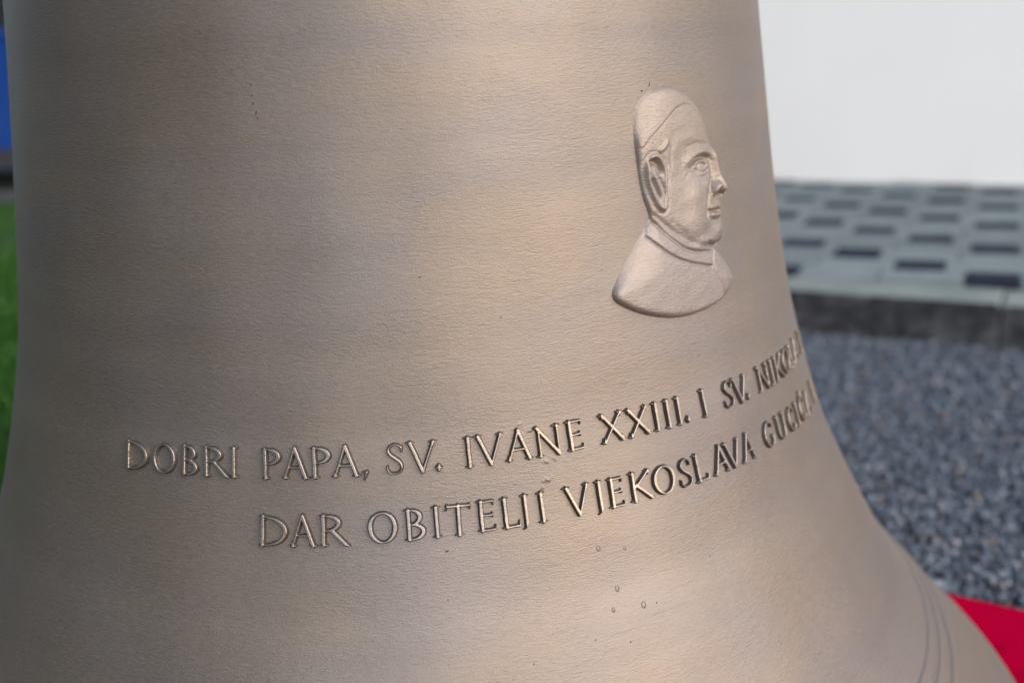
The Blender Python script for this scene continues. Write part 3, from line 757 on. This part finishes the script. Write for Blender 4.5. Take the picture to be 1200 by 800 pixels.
# ------------------------------------------------------------------ blue car parked beyond the lawn
t = NT('blue_paint'); M['blue'] = t.set((.002, .038, .22), .28, .15); t.b.inputs['Coat Weight'].default_value = .8; t.b.inputs['Coat Roughness'].default_value = .06
M['glass'] = simple('dark_glass', (.012, .014, .017), .06, 0, .05, 3)
M['tyre'] = simple('tyre_rubber', (.016, .016, .017), .85, 0, .2, 40, .001)
M['rim'] = simple('alloy_rim', (.45, .46, .48), .3, .9, .1, 10)
M['trim'] = simple('black_trim', (.015, .015, .016), .6, 0, .2, 30)
M['lampglass'] = simple('lamp_glass', (.6, .62, .65), .12, .1, .05, 5)
M['lampred'] = simple('tail_lamp_red', (.30, .012, .010), .2, 0, .1, 8)
car = tag(empty('parked_car', (-2.55, 6.40, .004), R_(4)), 'blue parked car seen past the left edge of the bell', 'car')
def arch(cx, r, n=9):
    return [(cx + r * math.cos(a), .30 + r * math.sin(a)) for a in np.linspace(math.pi * 1.0, 0, n)]
def body_profile():
    p = [(-2.02, .30), (-2.05, .42), (-2.06, .62), (-2.00, .78), (-1.88, .88), (-1.45, .93), (-.9, .945), (0, .945), (.75, .935), (1.15, .90), (1.60, .83), (1.93, .72), (2.04, .58), (2.06, .40), (2.00, .28), (1.70, .22)]
    p += [(x, z) for x, z in reversed(arch(1.27, .345))] + [(.85, .20), (-.85, .20)] + [(x, z) for x, z in reversed(arch(-1.27, .345))] + [(-1.72, .23)]
    return p
bp = np.array(body_profile())
def loft(st, prof_fn):
    V = []; n = 0
    for y, k in st:
        q = prof_fn(k); n = len(q); V += [(x, y, z) for x, z in q]
    Fc = [(a * n + i, a * n + (i + 1) % n, (a + 1) * n + (i + 1) % n, (a + 1) * n + i) for a in range(len(st) - 1) for i in range(n)]
    Fc += [tuple(range(n - 1, -1, -1)), tuple((len(st) - 1) * n + i for i in range(n))]
    return V, Fc
def bfn(k):
    q = bp.copy(); q[:, 0] *= 1 - .035 * k; top = q[:, 1] > .5
    q[top, 1] -= .075 * k; q[:, 1] = np.where((~top) & (q[:, 1] < .25), q[:, 1] + .05 * k, q[:, 1]); return [tuple(v) for v in q]
stn = [(-.86, 1.0), (-.885, .72), (-.88, .38), (-.84, .12), (-.70, 0), (.70, 0), (.84, .12), (.88, .38), (.885, .72), (.86, 1.0)]
V, Fc = loft(stn, bfn)
link('body', mesh_py('body', V, Fc), M['blue'], car)
cabin = [(-1.86, .86), (-1.62, 1.20), (-1.25, 1.42), (-.55, 1.49), (.15, 1.46), (.50, 1.36), (1.22, .87)]
def cfn(k):
    return [(x * (1 - .02 * k), z if z < .9 else z - .02 * k) for x, z in cabin]
V = []; n = len(cabin)
for sgn in (-1, 1):
    for x, z in cabin:
        tt = max(0, (z - .87) / .62); V.append((x, sgn * (.815 - .20 * tt), z))
Fc = [(i, (i + 1) % n, n + (i + 1) % n, n + i) for i in range(n)] + [tuple(range(n - 1, -1, -1)), tuple(range(n, 2 * n))]
roof = link('roof', mesh_py('roof', V, Fc), M['blue'], car)
def side_pt(x, z, sgn, d=.006):
    tt = max(0, (z - .87) / .62); return (x, sgn * (.815 - .20 * tt + d), z)
for sgn in (-1, 1):
    for quad in ([(-1.62, .93), (-.42, .93), (-.42, 1.42), (-1.15, 1.38), (-1.48, 1.20)], [(-.36, .93), (1.00, .93), (.42, 1.32), (.10, 1.40), (-.36, 1.42)]):
        V = [side_pt(x, z, sgn) for x, z in quad] + [side_pt(x, z, sgn, -.01) for x, z in quad]; k = len(quad)
        Fc = [tuple(range(k)), tuple(range(2 * k - 1, k - 1, -1))] + [(i, k + i, k + (i + 1) % k, (i + 1) % k) for i in range(k)]
        link('window', mesh_py('window', V, Fc), M['glass'], car)
    link('door_handle', box_mesh('door_handle', -.30, -.12, sgn * .885 - .012, sgn * .885 + .012, .80, .83), M['blue'], car)
    link('mirror', box_mesh('mirror', .78, .96, sgn * .97 - .10, sgn * .97 + .10, .93, 1.07, .02), M['blue'], car)
    link('sill_trim', box_mesh('sill_trim', -.86, .86, sgn * .873 - .02, sgn * .873 + .02, .17, .25), M['trim'], car)
    link('headlight', box_mesh('headlight', 1.78, 2.01, sgn * .66 - .16, sgn * .66 + .16, .60, .72, .02), M['lampglass'], car)
    link('tail_light', box_mesh('tail_light', -2.055, -1.90, sgn * .68 - .13, sgn * .68 + .13, .62, .80, .02), M['lampred'], car)
def winsc(pts):
    return mesh_py('windscreen', pts, [(0, 1, 2, 3)])
link('windscreen', winsc([(1.19, -.70, .90), (1.19, .70, .90), (.545, .60, 1.34), (.545, -.60, 1.34)]), M['glass'], car)
link('windscreen', winsc([(-1.86, .70, .90), (-1.86, -.70, .90), (-1.66, -.66, 1.19), (-1.66, .66, 1.19)]), M['glass'], car)
def wheel_mesh(r0, r1, w, n=28):
    V = []; Fc = []
    prof = [(r0, -w / 2), (r1 - .02, -w / 2), (r1, -w / 2 + .025), (r1, w / 2 - .025), (r1 - .02, w / 2), (r0, w / 2)]
    m_ = len(prof)
    for i in range(n):
        a = 2 * math.pi * i / n; V += [(r * math.cos(a), y, r * math.sin(a)) for r, y in prof]
    for i in range(n):
        for k in range(m_ - 1): Fc.append((i * m_ + k, ((i + 1) % n) * m_ + k, ((i + 1) % n) * m_ + k + 1, i * m_ + k + 1))
    return V, Fc
TV = wheel_mesh(.20, .30, .19)
RV = []; RF = []
for k in range(5):
    a = 2 * math.pi * k / 5; ca, sa = math.cos(a), math.sin(a); b = len(RV)
    for r, w in ((.03, .04), (.205, .03)):
        for y in (-.03, .03):
            for q in (-w, w): RV.append((r * ca - q * sa, y, r * sa + q * ca))
    RF += [(b, b + 1, b + 5, b + 4), (b + 2, b + 6, b + 7, b + 3), (b, b + 4, b + 6, b + 2), (b + 1, b + 3, b + 7, b + 5)]
hb = len(RV)
for y in (-.035, .035):
    RV += [(.06 * math.cos(i * math.pi / 6), y, .06 * math.sin(i * math.pi / 6)) for i in range(12)]
RF += [tuple(hb + i for i in range(12)), tuple(hb + 23 - i for i in range(12))] + [(hb + i, hb + 12 + i, hb + 12 + (i + 1) % 12, hb + (i + 1) % 12) for i in range(12)]
for x in (-1.27, 1.27):
    for sgn in (-1, 1):
        w_ = empty('wheel', (x, sgn * .775, .30)); w_.parent = car
        link('tyre', mesh_py('tyre', *TV, True), M['tyre'], w_)
        r_ = link('rim', mesh_py('rim', RV, RF), M['rim'], w_); r_.location = (0, sgn * .05, 0)

# ------------------------------------------------------------------ trees and hedge added on the left, out of view, to darken the bell
M['added_bark'] = simple('added_bark', (.045, .035, .026), .95, 0, .35, 25, .02)
t = NT('added_dark_leaf'); isl = t.n('ShaderNodeNewGeometry').outputs['Random Per Island']
M['added_leaf'] = t.set(t.ramp(isl, [(0, (.012, .028, .010)), (.6, (.022, .050, .016)), (1, (.045, .075, .025))]), .6, 0, None, .3)
def leaves(centers, radii, n, size, seed):
    r = np.random.default_rng(seed)
    k = r.integers(0, len(centers), n); d = r.normal(0, 1, (n, 3)); d /= np.linalg.norm(d, axis=1)[:, None]
    P = centers[k] + d * (radii[k] * r.uniform(.35, 1.0, n) ** .5)[:, None]
    a = r.normal(0, 1, (n, 3)); a /= np.linalg.norm(a, axis=1)[:, None]; b = np.cross(a, d + .01); b /= np.linalg.norm(b, axis=1)[:, None]
    sz = (size * r.uniform(.6, 1.3, n))[:, None]
    V = np.stack([P - a * sz, P + b * sz * .5, P + a * sz, P - b * sz * .5], 1).reshape(-1, 3)
    return V, np.arange(n * 4).reshape(-1, 4)
def tree(x, y, h, rad, label, seed):
    r = np.random.default_rng(seed)
    e = tag(empty('tree', (x, y, 0)), label, 'tree', 'trees added out of view to darken the bell')
    V, Fc = tube([(0, 0, -.05), (.03, .02, h * .2), (-.02, .05, h * .45), (.03, 0, h * .8)], [rad * .13, rad * .10, rad * .07, rad * .02], 10)
    Va = list(V); Fa = list(Fc)
    C_ = []; Rd = []
    for k in range(9):
        a = k * 2.4 + r.uniform(-.3, .3); z0 = h * r.uniform(.18, .55); L = rad * r.uniform(.5, .9); z1 = z0 + L * r.uniform(.3, .7)
        V, Fc = tube([(0, 0, z0), (L * .5 * math.cos(a), L * .5 * math.sin(a), (z0 + z1) / 2 - .05), (L * math.cos(a), L * math.sin(a), z1)], [rad * .05, rad * .035, rad * .012], 6)
        b = len(Va); Va += list(V); Fa += [tuple(q + b for q in f) for f in Fc]
    link('added_trunk', mesh_py('added_trunk', Va, Fa, True), M['added_bark'], e)
    for k in range(46):
        z = h * r.uniform(.10, 1.0); f = math.sin(math.pi * min(1, (z / h) ** .8 * .93 + .06)) ** .6
        a = r.uniform(0, 6.28); q = rad * f * r.uniform(.2, .95)
        C_.append((q * math.cos(a), q * math.sin(a), z)); Rd.append(rad * r.uniform(.22, .42))
    V, Fc = leaves(np.array(C_), np.array(Rd), 15000, .075, seed + 50)
    V = V[np.repeat((V.reshape(-1, 4, 3)[:, :, 2].min(1) > .08), 4)]
    link('crown', mesh_arrays('crown', V, np.arange(len(V)).reshape(-1, 4), False), M['added_leaf'], e)  # crown of a tree added out of view
tree(-3.6, -2.6, 6.5, 1.8, 'dark leafy tree added out of view to darken the bell, nearest the camera side', 1)
tree(-4.4, .4, 7.0, 2.0, 'dark leafy tree added out of view to darken the bell, level with it', 2)
tree(-5.4, 3.0, 6.5, 1.7, 'dark leafy tree added out of view to darken the bell, close to the road', 3)
hd = tag(empty('hedge', (-4.5, 9.6, 0)), 'tall dark hedge added across the road to keep the left side dark', 'hedge')
V, Fc = leaves(np.stack([rng.uniform(-4.3, 4.3, 500), rng.uniform(-.25, .25, 500), rng.uniform(.15, 2.6, 500)], -1), rng.uniform(.25, .4, 500), 22000, .06, 77)
V[:, 2] = np.maximum(V[:, 2], .02)
link('added_foliage', mesh_arrays('added_foliage', V, Fc, False), M['added_leaf'], hd)
for k in range(12):
    Vt, Ft = tube([(-4.1 + k * .74, 0, -.05), (-4.05 + k * .74, .03, 1.0), (-4.1 + k * .74, 0, 2.2)], [.05, .04, .015], 7)
    link('stem', mesh_py('stem', Vt, Ft, True), M['added_bark'], hd)
